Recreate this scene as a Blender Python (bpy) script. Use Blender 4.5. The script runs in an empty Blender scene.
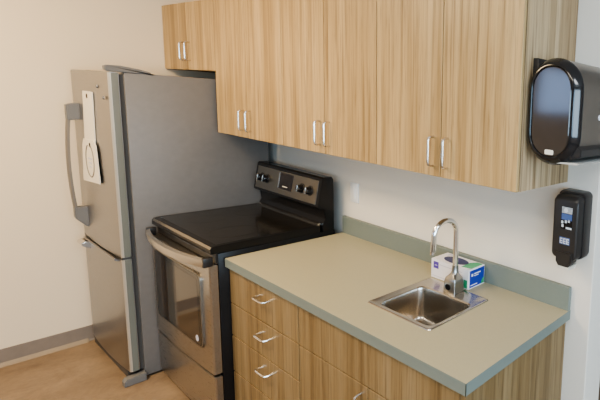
import bpy, bmesh, math, random
from mathutils import Vector, Matrix
random.seed(4)
S = bpy.context.scene
COL = S.collection
PI = math.pi

# ------------------------------------------------------------------ materials
def new_mat(name):
    m = bpy.data.materials.new(name); m.use_nodes = True
    nt = m.node_tree; b = nt.nodes['Principled BSDF']
    return m, nt, b
def L(nt, a, b): nt.links.new(a, b)
def mixrgb(nt, blend, fac, a, b):
    n = nt.nodes.new('ShaderNodeMix'); n.data_type = 'RGBA'; n.blend_type = blend
    for sock, v in ((n.inputs[0], fac), (n.inputs[6], a), (n.inputs[7], b)):
        if hasattr(v, 'is_output'): L(nt, v, sock)
        else: sock.default_value = v if not isinstance(v, tuple) else (*v, 1)
    return n.outputs[2]
def coords(nt, scale=(1, 1, 1), rnd=False):
    tc = nt.nodes.new('ShaderNodeTexCoord'); mp = nt.nodes.new('ShaderNodeMapping')
    mp.inputs['Scale'].default_value = scale
    if rnd:
        oi = nt.nodes.new('ShaderNodeObjectInfo'); mu = nt.nodes.new('ShaderNodeMath'); mu.operation = 'MULTIPLY'
        mu.inputs[1].default_value = 37.0; L(nt, oi.outputs['Random'], mu.inputs[0])
        ad = nt.nodes.new('ShaderNodeVectorMath'); ad.operation = 'ADD'
        L(nt, tc.outputs['Object'], ad.inputs[0]); L(nt, mu.outputs[0], ad.inputs[1])
        L(nt, ad.outputs[0], mp.inputs[0])
    else: L(nt, tc.outputs['Object'], mp.inputs[0])
    return mp.outputs[0]
def noise(nt, vec, scale, detail=4, rough=.55, dist=0):
    n = nt.nodes.new('ShaderNodeTexNoise'); L(nt, vec, n.inputs['Vector'])
    n.inputs['Scale'].default_value = scale; n.inputs['Detail'].default_value = detail
    n.inputs['Roughness'].default_value = rough; n.inputs['Distortion'].default_value = dist
    return n.outputs[0]
def ramp(nt, fac, stops):
    r = nt.nodes.new('ShaderNodeValToRGB'); e = r.color_ramp.elements
    while len(e) < len(stops): e.new(.5)
    for k, (p, c) in enumerate(stops): e[k].position = p; e[k].color = (*c, 1) if len(c) == 3 else c
    L(nt, fac, r.inputs[0]); return r.outputs[0]
def bump(nt, b, h, strength, dist=.002):
    n = nt.nodes.new('ShaderNodeBump'); n.inputs['Strength'].default_value = strength; n.inputs['Distance'].default_value = dist
    L(nt, h, n.inputs['Height']); L(nt, n.outputs[0], b.inputs['Normal'])

def plain(name, c, rough=.5, metal=0, var=.06, scale=6, spec=.5, coat=0, bmp=0, bscale=200):
    m, nt, b = new_mat(name)
    v = coords(nt)
    n = noise(nt, v, scale, 3)
    lo = tuple(x * (1 - var) for x in c); hi = tuple(min(1, x * (1 + var)) for x in c)
    L(nt, ramp(nt, n, [(.3, lo), (.7, hi)]), b.inputs['Base Color'])
    b.inputs['Roughness'].default_value = rough; b.inputs['Metallic'].default_value = metal
    b.inputs['Specular IOR Level'].default_value = spec; b.inputs['Coat Weight'].default_value = coat
    if bmp: bump(nt, b, noise(nt, v, bscale, 2), bmp)
    return m
def wood(name, tint=(1, 1, 1), rnd=True):
    m, nt, b = new_mat(name)
    v = coords(nt, (1, 1, .020), rnd)
    v2 = coords(nt, (1, 1, .035), rnd)
    a = noise(nt, v, 14, 5, .62, .3)
    f = noise(nt, v2, 110, 5, .65, .3)
    mid = noise(nt, v, 55, 3, .55, .2)
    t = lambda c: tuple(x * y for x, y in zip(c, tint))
    base = ramp(nt, a, [(.28, t((.27, .172, .076))), (.42, t((.39, .262, .118))), (.55, t((.485, .340, .166))), (.74, t((.56, .41, .22)))])
    fine = ramp(nt, f, [(.32, (.55, .50, .46)), (.47, (.95, .94, .93)), (.7, (1.1, 1.1, 1.1))])
    band = ramp(nt, mid, [(.33, (.58, .53, .48)), (.46, (1, 1, 1)), (.64, (1.08, 1.08, 1.08))])
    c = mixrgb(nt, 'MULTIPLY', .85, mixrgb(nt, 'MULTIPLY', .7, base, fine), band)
    L(nt, c, b.inputs['Base Color']); b.inputs['Roughness'].default_value = .42
    b.inputs['Specular IOR Level'].default_value = .4
    return m
def brushed(name, c, rough=.3, along='x', amt=.12):
    m, nt, b = new_mat(name)
    sc = {'x': (1, 40, 40), 'z': (40, 40, 1), 'y': (40, 1, 40)}[along]
    v = coords(nt, sc); n = noise(nt, v, 12, 4, .7)
    L(nt, ramp(nt, n, [(.3, tuple(x * (1 - amt) for x in c)), (.7, tuple(min(1, x * (1 + amt)) for x in c))]), b.inputs['Base Color'])
    L(nt, ramp(nt, n, [(.3, (rough * .85,) * 3), (.7, (rough * 1.15,) * 3)]), b.inputs['Roughness'])
    b.inputs['Metallic'].default_value = 1
    return m
M = {}
M['wood'] = wood('wood_laminate')
M['wood_end_daylit'] = wood('wood_laminate_end_daylit', (.98, 1.04, 1.30), False)  # same laminate; cool daylight on the end panel is tinted into the colour
M['wood_base_shaded'] = wood('wood_laminate_base_shaded', (.535, .54, .565), False)  # same laminate darkened; light falloff on the lower cabinets is in the tint
M['gap_shade'] = plain('painted_gap_shade', (.10, .065, .035), .7)  # dark colour standing in for the shade in door and drawer gaps
M['edge_highlight'] = plain('edge_highlight', (.62, .60, .55), .38, .7, .01)  # pale colour imitating the highlight along the curved door edge
M['door_return'] = plain('door_return_paint', (.165, .168, .145), .4, 0, .02)
M['steel'] = brushed('brushed_steel', (.47, .445, .415), .30, 'x', .05)
M['fridge_front'] = brushed('fridge_steel', (.345, .335, .335), .34, 'x', .03)
M['sink_steel'] = plain('sink_steel', (.52, .49, .45), .22, 1, .03, 3)
M['satin_chrome'] = plain('satin_chrome', (.36, .36, .35), .28, 1, .03)
M['handle_steel'] = plain('handle_steel', (.56, .52, .47), .32, 1, .03)
M['handle_dark'] = plain('handle_dark', (.20, .175, .15), .45, .2, .03)
M['chrome'] = plain('chrome', (.80, .80, .80), .08, 1, .02)
M['nickel'] = plain('satin_nickel', (.74, .70, .65), .25, 1, .03)
M['fridge_side'] = plain('fridge_grey_paint', (.170, .156, .146), .40, 0, .04, 30, .5, 0, .15, 400)
M['fridge_edge'] = plain('fridge_edge', (.29, .28, .26), .25, 1, .02)
M['grey_plastic'] = plain('grey_plastic', (.165, .158, .152), .45)
M['dark_gasket'] = plain('dark_gasket', (.075, .068, .062), .6)
M['black_enamel'] = plain('black_enamel', (.011, .010, .010), .25, 0, .1, 6, .28)
M['black_glass'] = plain('black_glass', (.017, .015, .013), .12, 0, .1, 6, .5)
M['black_plastic'] = plain('black_plastic', (.030, .027, .026), .34)
M['black_gloss'] = plain('black_gloss', (.012, .012, .014), .12, 0, .05, 5, .6)
M['smoke_cover'] = plain('smoke_cover', (.22, .19, .165), .32, .75, .05, 8, .6)
M['smoke_window'] = plain('smoke_window', (.045, .035, .030), .10, 0, .1, 7, .7)
M['white_plastic'] = plain('white_plastic', (.86, .87, .88), .35, 0, .02)
M['clear_grey'] = plain('clear_grey', (.55, .55, .52), .2, 0, .03)
M['counter'] = plain('counter_laminate_warm_lit', (.42, .386, .272), .46, 0, .015, 90, .4)  # grey-green laminate coloured tan to carry the warm glancing reflection
M['counter_edge'] = plain('counter_edge_laminate', (.192, .222, .20), .48, 0, .015, 90, .35)
M['panel_grey'] = brushed('panel_grey', (.33, .30, .26), .38, 'x', .06)
M['card'] = plain('cream_card', (.76, .70, .60), .7, 0, .02)
M['ink'] = plain('grey_ink', (.22, .20, .17), .7)
M['dark_hole'] = plain('dark_hole', (.05, .035, .03), .7)
M['carton'] = plain('white_carton', (.80, .78, .82), .45, 0, .03)
M['blue_print'] = plain('blue_print', (.020, .045, .33), .4, 0, .1)
M['purple_print'] = plain('purple_print', (.10, .055, .36), .4, 0, .1)
M['navy_print'] = plain('navy_print', (.010, .014, .10), .4, 0, .1)
M['green_print'] = plain('green_print', (.05, .33, .15), .4, 0, .2, 40)
M['pale_print'] = plain('pale_print', (.55, .54, .62), .5)
M['label_blue'] = plain('label_blue', (.09, .15, .35), .4)
M['label_grey'] = plain('label_grey', (.42, .44, .47), .4, 0, .3, 60)
M['label_white'] = plain('label_white', (.75, .77, .8), .4)
M['amber'] = plain('white_indicator', (.85, .80, .72), .4)
M['soap_tip'] = plain('soap_tip', (.66, .64, .57), .5)
M['display'] = plain('display_glass', (.018, .012, .010), .12)
M['oven_int'] = plain('oven_window_glass', (.040, .030, .023), .07, 0, .25, 5, .5)

def wall_mat(name, c):
    m, nt, b = new_mat(name); v = coords(nt)
    L(nt, ramp(nt, noise(nt, v, 1.3, 2), [(.3, tuple(x * .985 for x in c)), (.7, c)]), b.inputs['Base Color'])
    b.inputs['Roughness'].default_value = .85; b.inputs['Specular IOR Level'].default_value = .2
    bump(nt, b, noise(nt, v, 160, 3), .06, .001)
    return m
M['wall'] = wall_mat('wall_paint', (.76, .715, .645))
M['wall_left'] = wall_mat('wall_paint_warm_lit', (.80, .668, .50))  # white paint with the warm lamp light mixed into its colour
M['ceiling'] = wall_mat('ceiling_paint', (.8, .78, .74))
M['base'] = plain('rubber_baseboard', (.235, .190, .155), .55, 0, .05, 20)
def floor_mat():
    m, nt, b = new_mat('vinyl_floor'); v = coords(nt)
    a = noise(nt, v, 5, 6, .65, .6); f = noise(nt, v, 45, 4, .7, .3)
    c = ramp(nt, a, [(.3, (.18, .124, .080)), (.5, (.245, .173, .112)), (.72, (.30, .214, .139))])
    c2 = ramp(nt, f, [(.3, (.85, .85, .85)), (.65, (1.05, 1.05, 1.05))])
    L(nt, mixrgb(nt, 'MULTIPLY', .7, c, c2), b.inputs['Base Color']); b.inputs['Roughness'].default_value = .42
    return m
M['floor'] = floor_mat()

# ------------------------------------------------------------------ mesh helpers (world coordinates; shifted to the thing's base on output)
class MB:
    def __init__(self): self.bm = bmesh.new()
    def add(self, tmp):
        me = bpy.data.meshes.new('t'); tmp.to_mesh(me); tmp.free(); self.bm.from_mesh(me); bpy.data.meshes.remove(me); return self
    def box(self, x0, x1, y0, y1, z0, z1, bev=0, seg=2, edges=None):
        t = bmesh.new(); bmesh.ops.create_cube(t, size=1)
        for v in t.verts: v.co = Vector(((x0 + x1) / 2 + v.co.x * (x1 - x0), (y0 + y1) / 2 + v.co.y * (y1 - y0), (z0 + z1) / 2 + v.co.z * (z1 - z0)))
        if bev:
            es = [e for e in t.edges if edges is None or edges(e)]
            bmesh.ops.bevel(t, geom=es, offset=bev, segments=seg, affect='EDGES', profile=.5)
        return self.add(t)
    def loft(self, loops, cap0=True, cap1=True, closed=True):
        t = bmesh.new(); R = [[t.verts.new(p) for p in lp] for lp in loops]; n = len(R[0])
        for a, b in zip(R, R[1:]):
            for i in range(n if closed else n - 1):
                j = (i + 1) % n
                t.faces.new((a[i], a[j], b[j], b[i]))
        if cap0: t.faces.new(list(reversed(R[0])))
        if cap1: t.faces.new(R[-1])
        bmesh.ops.recalc_face_normals(t, faces=t.faces)
        return self.add(t)
    def prism(self, pts, axis, a, b, bev=0, seg=2):
        def P(p, h): return {'x': (h, p[0], p[1]), 'y': (p[0], h, p[1]), 'z': (p[0], p[1], h)}[axis]
        t = bmesh.new(); A = [t.verts.new(P(p, a)) for p in pts]; B = [t.verts.new(P(p, b)) for p in pts]; n = len(pts)
        for i in range(n): t.faces.new((A[i], A[(i + 1) % n], B[(i + 1) % n], B[i]))
        t.faces.new(list(reversed(A))); t.faces.new(B)
        bmesh.ops.recalc_face_normals(t, faces=t.faces)
        if bev:
            caps = [e for e in t.edges if abs({'x': 0, 'y': 1, 'z': 2}[axis] - 9) and abs(e.verts[0].co['xyz'.index(axis)] - e.verts[1].co['xyz'.index(axis)]) < 1e-6]
            bmesh.ops.bevel(t, geom=caps, offset=bev, segments=seg, affect='EDGES')
        return self.add(t)
    def tube(self, path, r, n=10, caps=True, flat=None):
        path = [Vector(p) for p in path]; loops = []
        up = None
        for i, p in enumerate(path):
            d = (path[min(i + 1, len(path) - 1)] - path[max(i - 1, 0)]).normalized()
            if up is None:
                up = Vector((0, 0, 1)) if abs(d.z) < .9 else Vector((1, 0, 0))
            s = d.cross(up).normalized(); up = s.cross(d).normalized()
            rr = r[i] if isinstance(r, (list, tuple)) else r
            ru, rs = (rr * flat[0], rr * flat[1]) if flat else (rr, rr)
            loops.append([p + s * rs * math.cos(2 * PI * k / n) + up * ru * math.sin(2 * PI * k / n) for k in range(n)])
        return self.loft(loops, caps, caps)
    def cyl(self, c, axis, r0, r1, h, n=24, bev=0):
        a = Vector(axis).normalized(); c = Vector(c)
        s = a.orthogonal().normalized(); u = a.cross(s)
        mk = lambda r, d: [c + a * d + s * r * math.cos(2 * PI * k / n) + u * r * math.sin(2 * PI * k / n) for k in range(n)]
        if bev: return self.loft([mk(r0, 0), mk(r1, h - bev), mk(r1 - bev * .3, h - bev * .3), mk(r1 - bev, h)])
        return self.loft([mk(r0, 0), mk(r1, h)])
    def quad(self, *ps):
        t = bmesh.new(); t.faces.new([t.verts.new(p) for p in ps]); return self.add(t)
    def xform(self, mat):
        bmesh.ops.transform(self.bm, matrix=mat, verts=self.bm.verts); return self
    def out(self, name, mat, parent=None, smooth=True, label=None):
        org = Vector((0, 0, 0))
        p = parent
        while p is not None: org += p.location; p = p.parent
        bmesh.ops.translate(self.bm, verts=self.bm.verts, vec=-org)
        me = bpy.data.meshes.new(name); self.bm.to_mesh(me); self.bm.free()
        me.materials.append(M[mat])
        if smooth:
            for f in me.polygons: f.use_smooth = True
            me.set_sharp_from_angle(angle=math.radians(32))
        o = bpy.data.objects.new(name, me); COL.objects.link(o)
        if parent: o.parent = parent
        if label: o['label'] = label
        return o
def thing(name, label, cat, loc, group=None):
    o = bpy.data.objects.new(name, None); COL.objects.link(o); o.location = loc; o.empty_display_size = .05
    o['label'] = label; o['category'] = cat
    if group: o['group'] = group
    return o
def struct(o): o['kind'] = 'structure'; return o
def rrect(cx, cy, w, d, r, z, n=6):
    pts = []
    for qx, qy, a0 in ((1, 1, 0), (-1, 1, PI / 2), (-1, -1, PI), (1, -1, 1.5 * PI)):
        for k in range(n + 1):
            a = a0 + PI / 2 * k / n
            pts.append((cx + qx * (w / 2 - r) + r * math.cos(a), cy + qy * (d / 2 - r) + r * math.sin(a), z))
    return pts
def rrect2(cx, cz, w, h, r, n=6): return [(p[0], p[1]) for p in rrect(cx, cz, w, h, r, 0, n)]

# ------------------------------------------------------------------ the room
XL, XC, ZC = -1.554, 1.715, 2.72      # left wall, free end of the cabinet wall, ceiling
XR, YF, YB = 5.2, -6.6, 2.6
struct(MB().box(XL, XR, YF, YB, -.1, 0).out('floor', 'floor', None, False))
struct(MB().box(XL, XR, YF, YB, ZC, ZC + .1).out('ceiling', 'ceiling', None, False))
wy0, wy1, wz0, wz1 = -5.75, -4.45, 1.55, 2.35      # window in the left wall, well outside the photograph
lw = MB(); lw.box(XL - .12, XL, wy1, YB, 0, ZC).box(XL - .12, XL, YF, wy0, 0, ZC).box(XL - .12, XL, wy0, wy1, 0, wz0).box(XL - .12, XL, wy0, wy1, wz1, ZC)
struct(lw.out('wall_left', 'wall_left', None, False))
struct(MB().box(XL, XC, 0, .14, 0, ZC, .004, 2, lambda e: all(v.co.x > 1 for v in e.verts)).out('wall_back', 'wall', None, False))
struct(MB().box(XC, XR, YB, YB + .12, 0, ZC).out('wall_far', 'wall', None, False))
vy0, vy1, vz0, vz1 = -5.9, -.5, .95, 2.35      # window in the right wall, behind the camera
rw = MB(); rw.box(XR, XR + .12, vy1, YB, 0, ZC).box(XR, XR + .12, YF, vy0, 0, ZC).box(XR, XR + .12, vy0, vy1, 0, vz0).box(XR, XR + .12, vy0, vy1, vz1, ZC)
struct(rw.out('wall_right', 'wall', None, False))
wf = MB()
for y in (vy0, (vy0 + vy1) / 2 - .025, vy1 - .05): wf.box(XR + .03, XR + .10, y, y + .05, vz0, vz1)
wf.box(XR + .03, XR + .10, vy0, vy1, vz0, vz0 + .05).box(XR + .03, XR + .10, vy0, vy1, vz1 - .05, vz1)
struct(wf.out('window_2', 'white_plastic', None, False))
struct(MB().box(XL, XR, YF - .15, YF, 0, ZC).out('wall_front', 'wall', None, False))
wf = MB()
for y in (wy0, wy1 - .05): wf.box(XL - .10, XL - .03, y, y + .05, wz0, wz1)
wf.box(XL - .10, XL - .03, wy0, wy1, wz0, wz0 + .05).box(XL - .10, XL - .03, wy0, wy1, wz1 - .05, wz1)
struct(wf.out('window_1', 'white_plastic', None, False))
# rubber base with a coved toe
bp_ = [(XL + .0005, .001), (XL + .016, .001), (XL + .010, .004), (XL + .006, .012), (XL + .005, .1005), (XL + .0005, .1016)]
struct(MB().prism(bp_, 'y', YF, -.002).out('baseboard_left', 'base', None, False))
M['cove'] = plain('baseboard_toe', (.29, .225, .16), .5)
struct(MB().prism([(XL + .0065, .0005), (XL + .030, .0005), (XL + .016, .010), (XL + .0065, .020)], 'y', YF, -.76).out('trim_1', 'cove', None, False))

# ------------------------------------------------------------------ refrigerator
FX0, FX1, FY, FZ = -1.508, -.794, -.758, 1.738
fr = thing('refrigerator', 'stainless steel bottom-freezer refrigerator with grey side standing against the beige wall', 'refrigerator', ((FX0 + FX1) / 2, -.4, 0))
MB().box(FX0 + .004, FX1, -.690, -.05, .012, FZ, .006).out('cabinet_body', 'fridge_side', fr, label='dark grey painted side and body')
MB().box(FX0 + .01, FX1 - .012, -.708, -.688, .06, FZ - .012).out('door_gasket', 'dark_gasket', fr)
def fr_door(name, z0, z1):
    n = 14; top = []
    w = FX1 - FX0; r = .022
    prof = [(FX0 + .002, -.708), (FX0, -.733)]
    for k in range(n + 1):
        t = k / n; x = FX0 + r * .6 + (w - r * 1.5) * t
        prof.append((x, FY + .012 - .012 * (1 - (2 * t - 1) ** 2) ** .8 ))
    for k in range(1, 6):
        a = k / 5 * PI / 2
        prof.append((FX1 - r * .9 + r * .9 * math.sin(a), FY + .012 + r * .75 * (1 - math.cos(a))))
    prof.append((FX1 - .001, -.708))
    return MB().prism(prof, 'z', z0, z1, .003).out(name, 'fridge_front', fr, label=None)
du = fr_door('refrigerator_door', .735, FZ - .003)
dl = fr_door('freezer_door', .062, .724)
for d, z0, z1 in ((du, .735, FZ - .003), (dl, .062, .724)):     # rounded hinge-side edge: a pale strip painted as its highlight, then the painted return
    MB().prism([(FX1 - .012, FY + .0130), (FX1 - .008, FY + .0130), (FX1 - .003, FY + .0165), (FX1 + .0006, FY + .0225), (FX1 - .006, FY + .028), (FX1 - .012, FY + .025)], 'z', z0 + .002, z1 - .002).out('edge_highlight', 'edge_highlight', d, label='pale strip painted as the highlight of the rounded edge')
    MB().prism([(FX1 - .010, FY + .0226), (FX1 + .0008, FY + .0226), (FX1 + .0014, FY + .030), (FX1 + .0014, -.711), (FX1 - .006, -.711), (FX1 - .014, FY + .03)], 'z', z0 + .002, z1 - .002).out('door_return', 'door_return', d, label='grey side return of the door')
MB().box(FX0 + .01, FX1 - .003, -.745, -.70, .7245, .7345).out('door_gap_seal', 'dark_gasket', fr)
# bowed handle of the upper door
hx = FX0 + .165
hd = thing  # (kept as plain function name)
path = []; N = 18
for k in range(N + 1):
    t = k / N; z = .905 + (1.465 - .905) * t
    path.append((hx, -.808 + .013 * (2 * t - 1) ** 2, z))
h = MB().loft([[(x - .016, y + .006, z), (x - .016, y - .003, z), (x - .011, y - .007, z), (x + .011, y - .007, z), (x + .016, y - .003, z), (x + .016, y + .006, z)] for x, y, z in path]).out('handle', 'handle_dark', du, label='slim bowed vertical bar handle with grey end mounts')
MB().prism([(-.746, 1.452), (-.746, 1.545), (-.785, 1.542), (-.803, 1.533), (-.803, 1.452), (-.792, 1.447)], 'x', hx - .022, hx + .022, .005).out('handle_mount', 'grey_plastic', h)
MB().prism([(-.746, .935), (-.746, .805), (-.765, .815), (-.797, .858), (-.804, .876), (-.804, .935)], 'x', hx - .022, hx + .022, .005).out('handle_mount', 'grey_plastic', h)
# lip of the freezer drawer
MB().prism([(-.748, .712), (-.775, .722), (-.790, .714), (-.790, .700), (-.774, .682), (-.748, .670)], 'x', FX0 + .085, FX0 + .185, .005).out('pull_lip', 'nickel', dl)
MB().prism([(-.748, .7235), (-.762, .733), (-.768, .731), (-.766, .722), (-.748, .712)], 'x', FX0 + .10, FX1 - .03, .002).out('top_lip', 'fridge_front', dl)
hp = [(-.742, FZ), (-.756, FZ + .010), (-.756, FZ + .027), (-.745, FZ + .033), (-.70, FZ + .034), (-.63, FZ + .022), (-.590, FZ + .010), (-.585, FZ), (-.57, FZ)]
MB().prism(hp, 'x', FX1 - .036, FX1 + .002, .004).out('hinge_cover', 'grey_plastic', fr)
MB().box(FX0 + .01, FX1 - .06, -.742, -.685, .004, .058).out('kick_grille', 'dark_gasket', fr)
MB().prism([(-.776, .0), (-.776, .028), (-.764, .041), (-.690, .046), (-.69, .0)], 'x', FX1 - .020, FX1 + .030, .004).out('corner_foot_cover', 'grey_plastic', fr)
for x, z in ((FX1 - .145, 1.655), (FX1 - .050, 1.60)):
    MB().cyl((x, FY + .004, z), (0, -1, 0), .010, .008, .006, 12).out('screw_cap', 'grey_plastic', du)

# hanging card tag on the fridge door
tg = thing('hanging_tag', 'cream card tag with round emblem hanging on the refrigerator door', 'tag', (-1.105, FY - .001, 1.1))
MB().prism([(-1.190, 1.622), (-1.010, 1.622), (-1.030, 1.335), (-1.225, 1.335)], 'y', -.7625, -.7585).out('strap', 'card', tg)
card = MB().prism([(-1.225, 1.350), (-1.252, 1.315), (-1.290, 1.112), (-1.278, 1.102), (-0.976, 1.122), (-0.972, 1.134), (-0.997, 1.325), (-1.030, 1.356)], 'y', -.7675, -.7635).out('card', 'card', tg)
ring = []; EX, EZ = -1.118, 1.235
for k in range(29):
    a = math.radians(112 + 316 * k / 28); ring.append((EX + .074 * math.cos(a), -.7678, EZ + .092 * math.sin(a)))
em = MB().tube(ring, .0032, 6, True)
em.out('round_emblem', 'ink', card)
for k, (w, z) in enumerate(((.075, .012), (.05, -.012), (.035, -.034))):
    MB().box(EX - w / 2, EX + w / 2, -.7683, -.7672, EZ + z - .004, EZ + z + .004).out('print_line', 'pale_print', card)
for x, z in ((-1.110, 1.596), (-1.103, 1.325)):
    MB().cyl((x, -.7620 if z > 1.5 else -.7668, z), (0, -1, 0), .013, .013, .002, 14).out('pin_hole', 'dark_hole', tg if z > 1.5 else card)

# ------------------------------------------------------------------ electric range
RX0, RX1 = -.782, -.014
rg = thing('electric_range', 'freestanding electric range with black glass cooktop and stainless oven door beside the refrigerator', 'stove', ((RX0 + RX1) / 2, -.35, 0))
MB().box(RX0 + .004, RX1 - .002, -.598, -.055, .02, .905, .003).out('range_body', 'black_enamel', rg)
# cooktop with chamfered front lip
MB().prism([(-.135, .905), (-.135, .944), (-.606, .944), (-.619, .940), (-.625, .930), (-.625, .907)], 'x', RX0, RX1, .003).out('cooktop_frame', 'black_enamel', rg)
ct = MB().box(RX0 + .022, RX1 - .022, -.598, -.150, .9435, .9452).out('glass_cooktop', 'black_glass', rg)
MB().prism([(-.6195, .9405), (-.6255, .9305), (-.6265, .9310), (-.6210, .9418)], 'x', RX0 + .02, RX1 - .006).out('front_trim', 'panel_grey', rg)
M['burner'] = plain('burner_ring', (.030, .028, .026), .25)
for x, y, r in ((-.56, -.46, .085), (-.21, -.46, .105), (-.56, -.25, .075), (-.21, -.25, .075)):
    pts = [(x + r * math.cos(2 * PI * k / 40), y + r * math.sin(2 * PI * k / 40), 0.9453) for k in range(41)]
    MB().tube(pts, .0012, 4, False, (.3, 1)).out('burner_ring', 'burner', ct)
# vent trim under the lip
vt = MB().box(RX0 + .01, RX1 - .006, -.606, -.59, .855, .905).out('vent_trim', 'black_plastic', rg)
for k in range(5):
    x = RX0 + .10 + k * .135
    MB().box(x, x + .10, -.6075, -.605, .884, .893).out('vent_slot', 'grey_plastic', vt)
# backguard
bgp = [(-.060, .905), (-.060, 1.208), (-.070, 1.222), (-.112, 1.224), (-.120, 1.216), (-.146, 1.052), (-.140, 1.044), (-.112, 1.036), (-.106, .975), (-.122, .944), (-.122, .905)]
bg = MB().prism(bgp, 'x', RX0, RX1, .003).out('backguard', 'black_enamel', rg)
def onpan(x, s, off=0):   # point on the slanted control panel, s = 0 bottom .. 1 top
    a = Vector((0, -.146, 1.052)); b = Vector((0, -.120, 1.216)); p = a.lerp(b, s)
    nrm = Vector((0, -.164, -.026)).normalized(); nrm = Vector((0, -(b.z - a.z), (b.y - a.y))).normalized()
    p = p + nrm * off; return Vector((x, p.y, p.z))
def panbox(x0, x1, s0, s1, o0, o1):
    t = MB(); lp = lambda o: [onpan(x0, s0, o), onpan(x1, s0, o), onpan(x1, s1, o), onpan(x0, s1, o)]
    return t.loft([lp(o0), lp(o1)])
cp = panbox(RX0 + .025, RX1 - .032, .07, .91, -.002, .003).out('control_panel', 'panel_grey', bg)
panbox(-.470, -.315, .27, .86, .002, .0045).out('display', 'display', cp)
panbox(-.425, -.365, .36, .39, .0045, .0052).out('display_line', 'soap_tip', cp)
panbox(-.478, -.470, .27, .86, .002, .006).out('display_edge', 'nickel', cp)
kn_axis = Vector((0, -.164, .026)).normalized()
for x in (-.685, -.618, -.205, -.115):
    kb = MB().cyl(onpan(x, .50, .002), onpan(0, .5, 1) - onpan(0, .5, 0), .030, .030, .004, 24).out('knob_skirt', 'black_plastic', cp)
    MB().cyl(onpan(x, .50, .005), onpan(0, .5, 1) - onpan(0, .5, 0), .0235, .020, .026, 24, .003).out('knob', 'black_gloss', kb)
    panbox(x - .0035, x + .0035, .38, .62, .030, .034).out('knob_grip', 'nickel', kb)
MB().box(RX0 + .02, RX1 - .02, -.140, -.122, .9435, .953).out('rear_trim', 'nickel', rg)
# oven door
OD0, OD1 = .285, .850
od = MB().prism([(RX0 + .004, -.600), (RX0 + .004, -.6240), (RX0 + .012, -.6320), (-.38, -.6400), (RX1 - .012, -.6320), (RX1 - .006, -.6260), (RX1 - .006, -.600)], 'z', OD0, OD1, .003).out('oven_door', 'steel', rg)
MB().prism(rrect2(-.410, .592, .606, .392, .035), 'y', -.6416, -.6240, .001).out('window_frame', 'panel_grey', od)
M['window_border'] = plain('window_border', (.012, .011, .010), .12, 0, .05, 5, .6)
MB().prism(rrect2(-.410, .592, .592, .378, .030), 'y', -.6420, -.6240, .001).out('window_border', 'window_border', od)
wn = MB().prism(rrect2(-.385, .592, .490, .336, .020), 'y', -.6424, -.6240, .001).out('oven_window', 'oven_int', od)
MB().cyl((-.170, -.6423, .440), (0, -1, 0), .017, .017, .001, 20).out('round_sticker', 'pale_print', wn)
pth = []
for k in range(21):
    t = k / 20; pth.append((RX0 + .008 + (RX1 - RX0 - .02) * t, -.6455 - .044 * (1 - (2 * t - 1) ** 2) ** .9, .868))
oh = MB()
loops = []
for p in pth:
    x, y, z = p; loops.append([(x, y + .008, z - .024), (x, y - .003, z - .020), (x, y - .006, z), (x, y - .004, z + .016), (x, y + .010, z + .021)])
oh.loft(loops)
hdl = oh.out('oven_handle', 'handle_steel', od, label='bowed full-width metal handle')
for xa, xb in ((RX0 + .006, RX0 + .03), (RX1 - .030, RX1 - .006)):
    MB().box(xa, xb, -.6520, -.6160, .845, .892, .004).out('handle_end_cap', 'black_plastic', hdl)
MB().prism([(RX0 + .004, -.600), (RX0 + .004, -.6220), (RX0 + .012, -.6290), (-.38, -.6360), (RX1 - .012, -.6290), (RX1 - .006, -.6230), (RX1 - .006, -.600)], 'z', .03, .272, .003).out('storage_drawer', 'steel', rg)
for x in (RX0 + .05, RX1 - .05):
    for y in (-.55, -.12): MB().cyl((x, y, 0), (0, 0, 1), .016, .016, .022, 12).out('leveling_foot', 'black_plastic', rg)

# ------------------------------------------------------------------ wall cabinets
WY, DT = -.305, .019       # carcass front, door thickness (door face at -.324)
def pull(x, z0, z1, y, parent):       # vertical wire pull, slightly arched
    pr = .026
    pts = [(x, y, z0), (x, y - pr * .55, z0), (x, y - pr * .92, z0 + .005), (x, y - pr, z0 + .014)]
    pts += [(x, y - pr, z0 + (z1 - z0) * k / 4) for k in (1, 2, 3)]
    pts += [(x, y - pr, z1 - .014), (x, y - pr * .92, z1 - .005), (x, y - pr * .55, z1), (x, y, z1)]
    return MB().tube(pts, .0048, 8, True).out('handle', 'nickel', parent)
def hpull(x0, x1, z, y, parent):
    pr = .029
    pts = [(x0, y, z), (x0, y - pr * .55, z), (x0 + .005, y - pr * .92, z), (x0 + .014, y - pr, z)]
    pts += [(x0 + (x1 - x0) * k / 4, y - pr, z) for k in (1, 2, 3)]
    pts += [(x1 - .014, y - pr, z), (x1 - .005, y - pr * .92, z), (x1, y - pr * .55, z), (x1, y, z)]
    return MB().tube(pts, .0048, 8, True).out('handle', 'nickel', parent)
def wall_cab(label, x0, x1, z0, z1, hz, xs):
    c = thing('wall_cabinet', label, 'cabinet', ((x0 + x1) / 2, WY, z0), 'wood-grain wall cabinets')
    MB().box(x0 + .0006, x1 - .0006, WY, -.002, z0, z1).out('carcass', 'wood_end_daylit', c, False)
    MB().box(x0 + .001, x1 - (.012 if x1 > 1.5 else .001), WY - .006, WY - .0003, z0 + .004, z1 - .004).out('gap_shade_strip', 'gap_shade', c, False, 'dark strip painted as the shade between the doors')
    for a, b, hxx in ((x0 + .0022, xs - .0022, xs - .040), (xs + .0022, x1 - .0022, xs + .040)):
        b = b + .0018 if x1 > 1.5 and b > 1.5 else b
        d = MB().box(a, b, WY - DT, WY - .0063, z0 + .001, z1 - .001, .0012, 1).out('door', 'wood', c, False)
        pull(hxx, hz, hz + .113, WY - DT, d)
    return c
ZW, ZT = 1.420, 2.205
wall_cab('short wood-grain wall cabinet mounted above the refrigerator next to the beige wall', XL + .002, -.760, 1.786, ZT, 1.845, -1.157)
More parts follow.
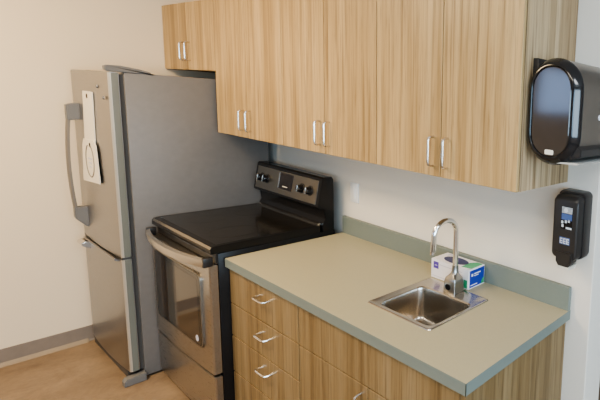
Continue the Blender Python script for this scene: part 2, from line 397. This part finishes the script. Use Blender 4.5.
wall_cab('tall wood-grain wall cabinet hanging above the electric range', -.760, .010, ZW, ZT, 1.462, -.375)
wall_cab('middle tall wood-grain wall cabinet above the counter, over the light switch', .010, .792, ZW, ZT, 1.462, .399)
wall_cab('rightmost tall wood-grain wall cabinet with the paper towel dispenser on its end', .792, 1.568, ZW, ZT, 1.462, 1.190)

# ------------------------------------------------------------------ base cabinets
BY = -.541; CT = .881; CB = .839; BF = BY - .019
def base_cab(label, x0, x1):
    c = thing('base_cabinet', label, 'cabinet', ((x0 + x1) / 2, BY, 0), 'wood-grain base cabinets')
    return c
c1 = base_cab('wood-grain base cabinet with a stack of four drawers next to the range', -.008, .628)
MB().box(-.008, .6275, BY, -.002, .10, CB).out('carcass', 'wood_base_shaded', c1, False)
MB().box(-.006, .6275, BY - .006, BY - .0003, .104, .837).out('gap_shade_strip', 'gap_shade', c1, False, 'dark strip painted as the shade between the drawers')
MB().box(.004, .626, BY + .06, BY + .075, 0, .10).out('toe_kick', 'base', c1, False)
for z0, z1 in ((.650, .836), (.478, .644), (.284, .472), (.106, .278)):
    d = MB().box(-.0065, .6255, BF, BY - .0063, z0, z1, .0012, 1).out('drawer', 'wood_base_shaded', c1, False)
    zc = z1 - .068 if z1 > .8 else z1 - .058
    hpull(.292, .384, zc, BF, d)
c2 = base_cab('wide wood-grain sink base cabinet at the right end of the counter', .628, 1.602)
# an open-topped carcass: the sink bowl hangs inside it
MB().box(.6285, .646, BY, -.002, .10, CB).box(1.583, 1.602, BY - .018, -.002, 0, CB).box(.646, 1.583, BY, -.002, .10, .118).box(.646, 1.583, -.012, -.002, .118, CB).box(.646, 1.583, BY, BY + .018, .79, CB).out('carcass', 'wood_base_shaded', c2, False)
MB().box(.629, 1.580, BY - .006, BY - .0003, .104, .837).out('gap_shade_strip', 'gap_shade', c2, False, 'dark strip painted as the shade between the doors')
MB().box(.630, 1.583, BY + .06, BY + .075, 0, .10).out('toe_kick', 'base', c2, False)
MB().box(.6320, 1.581, BF, BY - .0063, .648, .836, .0012, 1).out('false_drawer_front', 'wood_base_shaded', c2, False)
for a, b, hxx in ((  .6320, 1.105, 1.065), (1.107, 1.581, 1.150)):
    d = MB().box(a, b, BF, BY - .0063, .106, .643, .0012, 1).out('door', 'wood_base_shaded', c2, False)
    pull(hxx, .490, .605, BF, d)

# ------------------------------------------------------------------ countertop with backsplash
CX1, CY0 = 1.621, -.578
SX0, SX1, SY0, SY1 = .924, 1.299, -.450, -.141      # sink rim
top = thing('countertop', 'grey-green laminate countertop, warm light tinted into its top, with a low backsplash, holding the sink', 'countertop', ((CX1) / 2, -.29, CB))
def ring_slab(x0, x1, y0, y1, hx0, hx1, hy0, hy1, z0, z1):
    t = bmesh.new()
    def R(a, b, c, d, z): return [t.verts.new(p) for p in ((a, c, z), (b, c, z), (b, d, z), (a, d, z))]
    ot, it, ob, ib = R(x0, x1, y0, y1, z1), R(hx0, hx1, hy0, hy1, z1), R(x0, x1, y0, y1, z0), R(hx0, hx1, hy0, hy1, z0)
    top_faces, side_faces = [], []
    for i in range(4):
        j = (i + 1) % 4
        t.faces.new((ot[i], ot[j], it[j], it[i])); t.faces.new((ob[j], ob[i], ib[i], ib[j]))
        t.faces.new((ob[i], ob[j], ot[j], ot[i])); t.faces.new((it[i], it[j], ib[j], ib[i]))
    bmesh.ops.recalc_face_normals(t, faces=t.faces)
    return t
slab = MB(); slab.add(ring_slab(.001, CX1, CY0, -.002, SX0 + .010, SX1 - .010, SY0 + .010, SY1 - .010, CB, CT))
so = slab.out('worktop', 'counter', top, False)
# edge banding on the front and the right end
MB().box(.001, CX1 + .0012, CY0 - .0012, CY0 + .0005, CB, CT - .0012).box(CX1 - .0005, CX1 + .0012, CY0 - .0012, -.002, CB, CT - .0012).out('edge_band', 'counter_edge', top, False, label='grey-green front and end edge')
MB().box(.001, CX1, -.020, -.002, CT - .001, CT + .1016, .0015, 1).out('backsplash', 'counter_edge', top, False, label='grey-green upright backsplash strip')

# ------------------------------------------------------------------ sink
sk = thing('drop_in_sink', 'small square stainless steel sink set into the countertop', 'sink', ((SX0 + SX1) / 2, (SY0 + SY1) / 2, CT))
cx, cy, w, d = (SX0 + SX1) / 2, (SY0 + SY1) / 2, SX1 - SX0, SY1 - SY0
bx, by, bw, bd = 1.124, -.324, .308, .206
lo = [rrect(cx, cy, w, d, .012, CT + .0005), rrect(cx, cy, w - .003, d - .003, .012, CT + .0035), rrect(cx, cy, w - .012, d - .012, .012, CT + .0045), rrect(cx, cy, w - .020, d - .020, .012, CT + .003),
      rrect(bx, by, bw + .010, bd + .010, .032, CT + .003), rrect(bx, by, bw, bd, .030, CT - .001), rrect(bx, by, bw - .004, bd - .004, .030, CT - .010), rrect(bx, by, bw - .020, bd - .018, .032, CT - .120)]
for k in range(1, 6):
    a = k / 5 * PI / 2; lo.append(rrect(bx, by, bw - .020 - .05 * (1 - math.cos(a)), bd - .018 - .05 * (1 - math.cos(a)), .034, CT - .120 - .028 * math.sin(a)))
for s in (.75, .5, .3): lo.append(rrect(bx, by, (bw - .07) * s, (bd - .068) * s, .034 * s, CT - .150))
MB().loft(lo, False, True).out('basin', 'sink_steel', sk)
MB().cyl((bx, by, CT - .1497), (0, 0, 1), .034, .030, .002, 24).out('drain', 'chrome', sk)

# ------------------------------------------------------------------ faucet
fc = thing('faucet', 'chrome gooseneck sensor faucet standing on the back ledge of the sink', 'faucet', (1.115, -.172, CT + .003))
fx, fy = 1.115, -.172
def sq(hx_, hy_, z, dy=0, r=.006): return rrect(fx, fy + dy, hx_ * 2, hy_ * 2, min(r, hx_ * .9, hy_ * .9), z, 3)
MB().loft([sq(.035, .029, CT + .0032), sq(.035, .029, CT + .010), sq(.033, .027, CT + .050), sq(.030, .024, CT + .066), sq(.0175, .0165, CT + .081, .004, .012), sq(.0145, .0145, CT + .092, .006, .014), sq(.0130, .0130, CT + .118, .006, .0125)]).out('faucet_body', 'satin_chrome', fc)
MB().prism(rrect2(fx - .004, CT + .028, .030, .026, .012), 'y', fy - .0300, fy - .0255).out('sensor_window', 'black_gloss', fc)
gp = [(fx, fy + .006, CT + .115)]
zt, yr0 = 1.155, .058
gp += [(fx, fy + .006, z) for z in (1.03, 1.08, 1.12)]
yc = fy + .006 - yr0
for k in range(0, 13):
    a = PI * k / 12 * .97; gp.append((fx, yc + yr0 * math.cos(a), zt + yr0 * math.sin(a)))
gp += [(fx, gp[-1][1] - .003, 1.125), (fx, gp[-1][1] - .006, 1.095)]
sp = MB().tube(gp, .0112, 14).out('gooseneck_spout', 'chrome', fc)
MB().cyl((fx, gp[-1][1], 1.096), (0, -.05, -1), .0105, .0105, .014, 16).out('aerator', 'nickel', sp)
# ------------------------------------------------------------------ carton of gloves behind the sink
gx0, gx1, gy0, gy1, gz0, gz1 = .914, 1.158, -.127, -.030, CT + .0008, CT + .092
gb = thing('glove_carton', 'small white and blue cardboard glove box standing behind the faucet against the backsplash', 'box', ((gx0 + gx1) / 2, (gy0 + gy1) / 2, gz0))
MB().box(gx0, gx1, gy0, gy1, gz0, gz1, .001, 1).out('carton', 'carton', gb, False)
e = .0006
MB().box(gx1 - .0002, gx1 + e, gy0 + .006, gy1 - .003, gz0 + .006, gz1 - .006).out('end_panel_print', 'blue_print', gb, False)
for ya, yb, za, zb in ((gy0 + .032, gy1 - .026, gz1 - .027, gz1 - .022), (gy0 + .032, gy1 - .038, gz1 - .036, gz1 - .032), (gy0 + .016, gy0 + .026, gz1 - .034, gz1 - .022), (gy0 + .012, gy1 - .045, gz0 + .014, gz0 + .018)):
    MB().box(gx1 + e - .0001, gx1 + 2 * e, ya, yb, za, zb).out('end_print_line', 'label_white', gb, False)
MB().prism([(gy1 - .003, gz0 + .006), (gy1 - .003, gz0 + .034), (gy1 - .012, gz0 + .030), (gy1 - .020, gz0 + .016), (gy1 - .022, gz0 + .006)], 'x', gx1 + e - .0001, gx1 + 2 * e).out('end_green_print', 'green_print', gb, False)
MB().box(gx0 + .016, gx0 + .050, gy0 - e, gy0 + .0002, gz1 - .042, gz1 - .010).out('front_square_print', 'purple_print', gb, False)
MB().box(gx0 + .025, gx0 + .041, gy0 - 2 * e, gy0 - e + .0001, gz1 - .028, gz1 - .025).out('front_square_line', 'label_white', gb, False)
MB().box(gx0 + .055, gx1 - .04, gy0 - e, gy0 + .0002, gz1 - .021, gz1 - .018).out('front_print_line', 'pale_print', gb, False)
MB().box(gx0 + .01, gx1 - .09, gy0 - e, gy0 + .0002, gz0 + .010, gz0 + .013).out('front_print_line', 'pale_print', gb, False)
MB().box(gx1 - .030, gx1 - .008, gy0 - e, gy0 + .0002, gz0 + .004, gz0 + .042).out('front_green_print', 'green_print', gb, False)
MB().prism([(gx0 + .112 + .074 * math.cos(2 * PI * k / 28), (gy0 + gy1) / 2 + .033 * math.sin(2 * PI * k / 28)) for k in range(28)], 'z', gz1 - .0002, gz1 + e).out('dispensing_opening', 'navy_print', gb, False)
MB().prism([(gx1 - .060, gy0 + .012), (gx1 - .006, gy0 + .020), (gx1 - .006, gy1 - .005), (gx1 - .040, gy1 - .005), (gx1 - .062, gy1 - .03)], 'z', gz1 - .0002, gz1 + e).out('top_green_print', 'green_print', gb, False)
MB().prism([(gx0 + .030, gy1 - .030), (gx0 + .08, gy1 - .006), (gx0 + .02, gy1 - .006)], 'z', gz1 - .0002, gz1 + e).out('top_corner_print', 'pale_print', gb, False)

# ------------------------------------------------------------------ switch plate on the wall
sw = thing('light_switch', 'white wall switch plate above the backsplash to the right of the range', 'switch', (.098, 0, 1.137))
MB().box(.060, .136, -.008, -.0005, 1.080, 1.196, .003).out('cover_plate', 'white_plastic', sw)
MB().box(.082, .114, -.011, -.007, 1.105, 1.171, .002).out('rocker', 'white_plastic', sw)

# ------------------------------------------------------------------ paper towel dispenser on the cabinet end (faces +X)
PX = 1.568; py0, py1 = -.302, -.012; pz0, pz1 = 1.527, 1.882
td = thing('paper_towel_dispenser', 'black paper towel dispenser with rounded sides mounted on the end of the wall cabinets', 'dispenser', (PX, -.15, 1.527))
MB().box(PX + .0005, PX + .022, py0 + .036, py1 - .01, 1.66, 1.882, .002).out('mounting_plate', 'black_plastic', td)
pcx, pw = PX + .107, .212
def stad(cx, cz, w, h, n=16, sq_=2.08):
    # rounded ends, straight flanks
    pts = []
    r = w / 2
    for k in range(n + 1):
        a = PI * k / n; pts.append((cx + r * math.copysign(abs(math.cos(a)) ** (2 / sq_), math.cos(a)), cz + (h / 2 - r) + r * math.sin(a) ** (2 / sq_) if 0 < k < n else cz + (h / 2 - r)))
    for k in range(n + 1):
        a = PI + PI * k / n; pts.append((cx + r * math.copysign(abs(math.cos(a)) ** (2 / sq_), math.cos(a)), cz - (h / 2 - r) - r * abs(math.sin(a)) ** (2 / sq_) if 0 < k < n else cz - (h / 2 - r)))
    return pts
zc = (pz0 + pz1) / 2; hh = pz1 - pz0
def sl(s, y, sh=0): return [(p[0], y, p[1]) for p in stad(pcx, zc + sh, pw - s, hh - s)]
MB().loft([sl(.012, py1), sl(.002, py1 - .012), sl(.004, -.15), sl(.004, py0 + .030)]).out('cover', 'smoke_cover', td, label='satin smoke-grey wraparound cover')
sd = MB().loft([sl(.002, py0 + .034), sl(0, py0 + .028), sl(.004, py0 + .022), sl(.032, py0 + .004), sl(.040, py0 + .001), sl(.052, py0), sl(.058, py0 + .003), sl(.060, py0 + .012)], True, True).out('side_ring', 'black_gloss', td, label='glossy black rounded rim')
MB().loft([sl(.059, py0 + .011), sl(.060, py0 + .005), sl(.066, py0 + .003)]).out('side_window', 'smoke_window', sd, label='smoked brown glossy side panel')
MB().prism(rrect2(pcx + .003, 1.572, .034, .016, .004), 'y', py0 + .0015, py0 + .005).out('lit_indicator', 'amber', sd)
MB().prism([(PX + .10, 1.575), (PX + .205, 1.600), (PX + .222, 1.588), (PX + .222, 1.566), (PX + .16, 1.545), (PX + .10, 1.545)], 'y', py0 + .022, py1 - .004, .003).out('towel_slot', 'black_plastic', td)
MB().prism([(PX + .095, 1.540), (PX + .215, 1.546), (PX + .222, 1.543), (PX + .215, 1.540), (PX + .095, 1.535)], 'y', py0 + .016, py1 - .01).out('tear_tray', 'clear_grey', td)
MB().cyl((PX + .212, -.155, 1.695), (1, 0, 0), .010, .010, .003, 20).out('maker_emblem', 'label_white', td)

# ------------------------------------------------------------------ soap dispenser on the wall
sx0, sx1, sz0, sz1 = 1.567, 1.692, 1.106, 1.398
sdp = thing('mounted_soap_dispenser', 'black wall-mounted soap dispenser with a small printed label right of the backsplash', 'dispenser', ((sx0 + sx1) / 2, 0, sz0))
def sb(ins, y, top_drop=0):
    pts = rrect2((sx0 + sx1) / 2, (sz0 + .022 + sz1) / 2, sx1 - sx0 - ins, sz1 - sz0 - .022 - ins, .020, 5)
    return [(p[0], y, p[1] - (top_drop if p[1] > 1.3 else 0)) for p in pts]
MB().loft([sb(.004, -.0006), sb(0, -.010), sb(0, -.050), sb(.003, -.058)]).out('back_housing', 'black_plastic', sdp)
MB().loft([sb(.010, -.056, .004), sb(.010, -.086, .008), sb(.013, -.096, .014), sb(.022, -.101, .020)]).out('front_cover', 'black_plastic', sdp)
MB().prism([(1.600, sz0 + .060), (1.674, sz0 + .060), (1.672, sz0 + .018), (1.660, sz0 + .002), (1.614, sz0 + .002), (1.602, sz0 + .018)], 'y', -.112, -.060, .004).out('push_lever', 'black_plastic', sdp)
MB().prism([(1.606, sz0 + .004), (1.668, sz0 + .004), (1.662, sz0 - .012), (1.612, sz0 - .012)], 'y', -.106, -.050, .002).out('nozzle', 'soap_tip', sdp)
ly = -.1013
lb = MB().box(1.612, 1.664, ly, ly + .001, 1.255, 1.345).out('printed_label', 'black_gloss', sdp, False)
MB().box(1.614, 1.662, ly - .0006, ly + .0005, 1.318, 1.343).out('label_photo', 'label_grey', lb, False)
MB().cyl((1.633, ly - .0004, 1.330), (0, -1, 0), .009, .009, .0006, 16).out('label_disc', 'label_white', lb)
MB().box(1.614, 1.662, ly - .0006, ly + .0005, 1.292, 1.316).out('label_band', 'label_blue', lb, False)
m_ = MB()
for x, z in ((1.614, 1.276), (1.630, 1.280), (1.616, 1.262), (1.644, 1.284)): m_.box(x, x + .009, ly - .0006, ly + .0005, z, z + .011)
m_.box(1.636, 1.662, ly - .0006, ly + .0005, 1.257, 1.265).out('label_symbols', 'label_white', lb, False)
lg = MB().box(1.610, 1.657, ly - .0006, ly + .001, 1.194, 1.222).out('logo_plate', 'label_blue', sdp, False)
m_ = MB()
for x in (1.612, 1.627, 1.642):
    m_.box(x, x + .012, ly - .0012, ly - .0004, 1.214, 1.219).box(x, x + .012, ly - .0012, ly - .0004, 1.205, 1.209).box(x, x + .012, ly - .0012, ly - .0004, 1.197, 1.201).box(x, x + .004, ly - .0012, ly - .0004, 1.197, 1.219)
m_.out('logo_letters', 'label_white', lg, False)

# ------------------------------------------------------------------ lights
def area(name, loc, size, energy, color, target, shape='RECTANGLE'):
    l = bpy.data.lights.new(name, 'AREA'); l.shape = shape; l.size = size[0]; l.size_y = size[1]; l.energy = energy; l.color = color
    o = bpy.data.objects.new(name, l); COL.objects.link(o); o.location = loc
    o.rotation_euler = (Vector(target) - Vector(loc)).to_track_quat('-Z', 'Y').to_euler(); return o
WARM = (1, .77, .48); DAY = (.66, .85, 1)
area('ceiling_lamp_warm', (-.25, -1.75, 2.69), (1.2, .6), 72, WARM, (-.25, -1.75, 0))
area('ceiling_lamp_mid', (1.7, -2.6, 2.69), (1.2, .6), 30, (1, .88, .70), (1.7, -2.6, 0))
area('ceiling_lamp_room', (3.4, -1.2, 2.69), (1.2, .6), 30, (.95, .97, 1), (3.4, -1.2, 0))
area('window_daylight', (XL - .02, (wy0 + wy1) / 2, (wz0 + wz1) / 2), (1.2, .7), 16, (.42, .62, 1), (3, (wy0 + wy1) / 2, 1.4))
area('side_daylight', (XR - .02, -4.5, (vz0 + vz1) / 2), (2.4, 1.3), 90, (.52, .77, 1), (1.7, 0, 1.35))
area('side_daylight_near', (XR - .02, -1.6, (vz0 + vz1) / 2), (2.0, 1.3), 85, (.64, .83, 1), (1.6, -.3, 1.3))
w = bpy.data.worlds.new('sky'); S.world = w; w.use_nodes = True
nt = w.node_tree; bgn = nt.nodes['Background']
sky = nt.nodes.new('ShaderNodeTexSky'); sky.sky_type = 'HOSEK_WILKIE'; sky.turbidity = 3
L(nt, sky.outputs[0], bgn.inputs[0]); bgn.inputs[1].default_value = .8

# ------------------------------------------------------------------ camera (an off-centre crop of a wide photograph: lens shift)
cam = bpy.data.cameras.new('camera'); co = bpy.data.objects.new('camera', cam); COL.objects.link(co); S.camera = co
f, px, py = 417.536, 599.023, 161.496
cam.sensor_fit = 'HORIZONTAL'; cam.sensor_width = 36; cam.lens = f / 600 * 36
cam.shift_x = (300 - px) / 600; cam.shift_y = (py - 200) / 600
cam.clip_start = .02
R = Matrix(((.8718815743, -.122634165, .4741132586), (.4846084662, .0765872166, -.8713719256), (.0705489537, .9894924254, .1262045376)))
co.matrix_world = Matrix.Translation((2.48220955, -1.42631022, 1.72788415)) @ R.to_4x4()
S.view_settings.view_transform = 'AgX'
S.view_settings.look = 'AgX - Medium High Contrast'
S.view_settings.exposure = 0.11
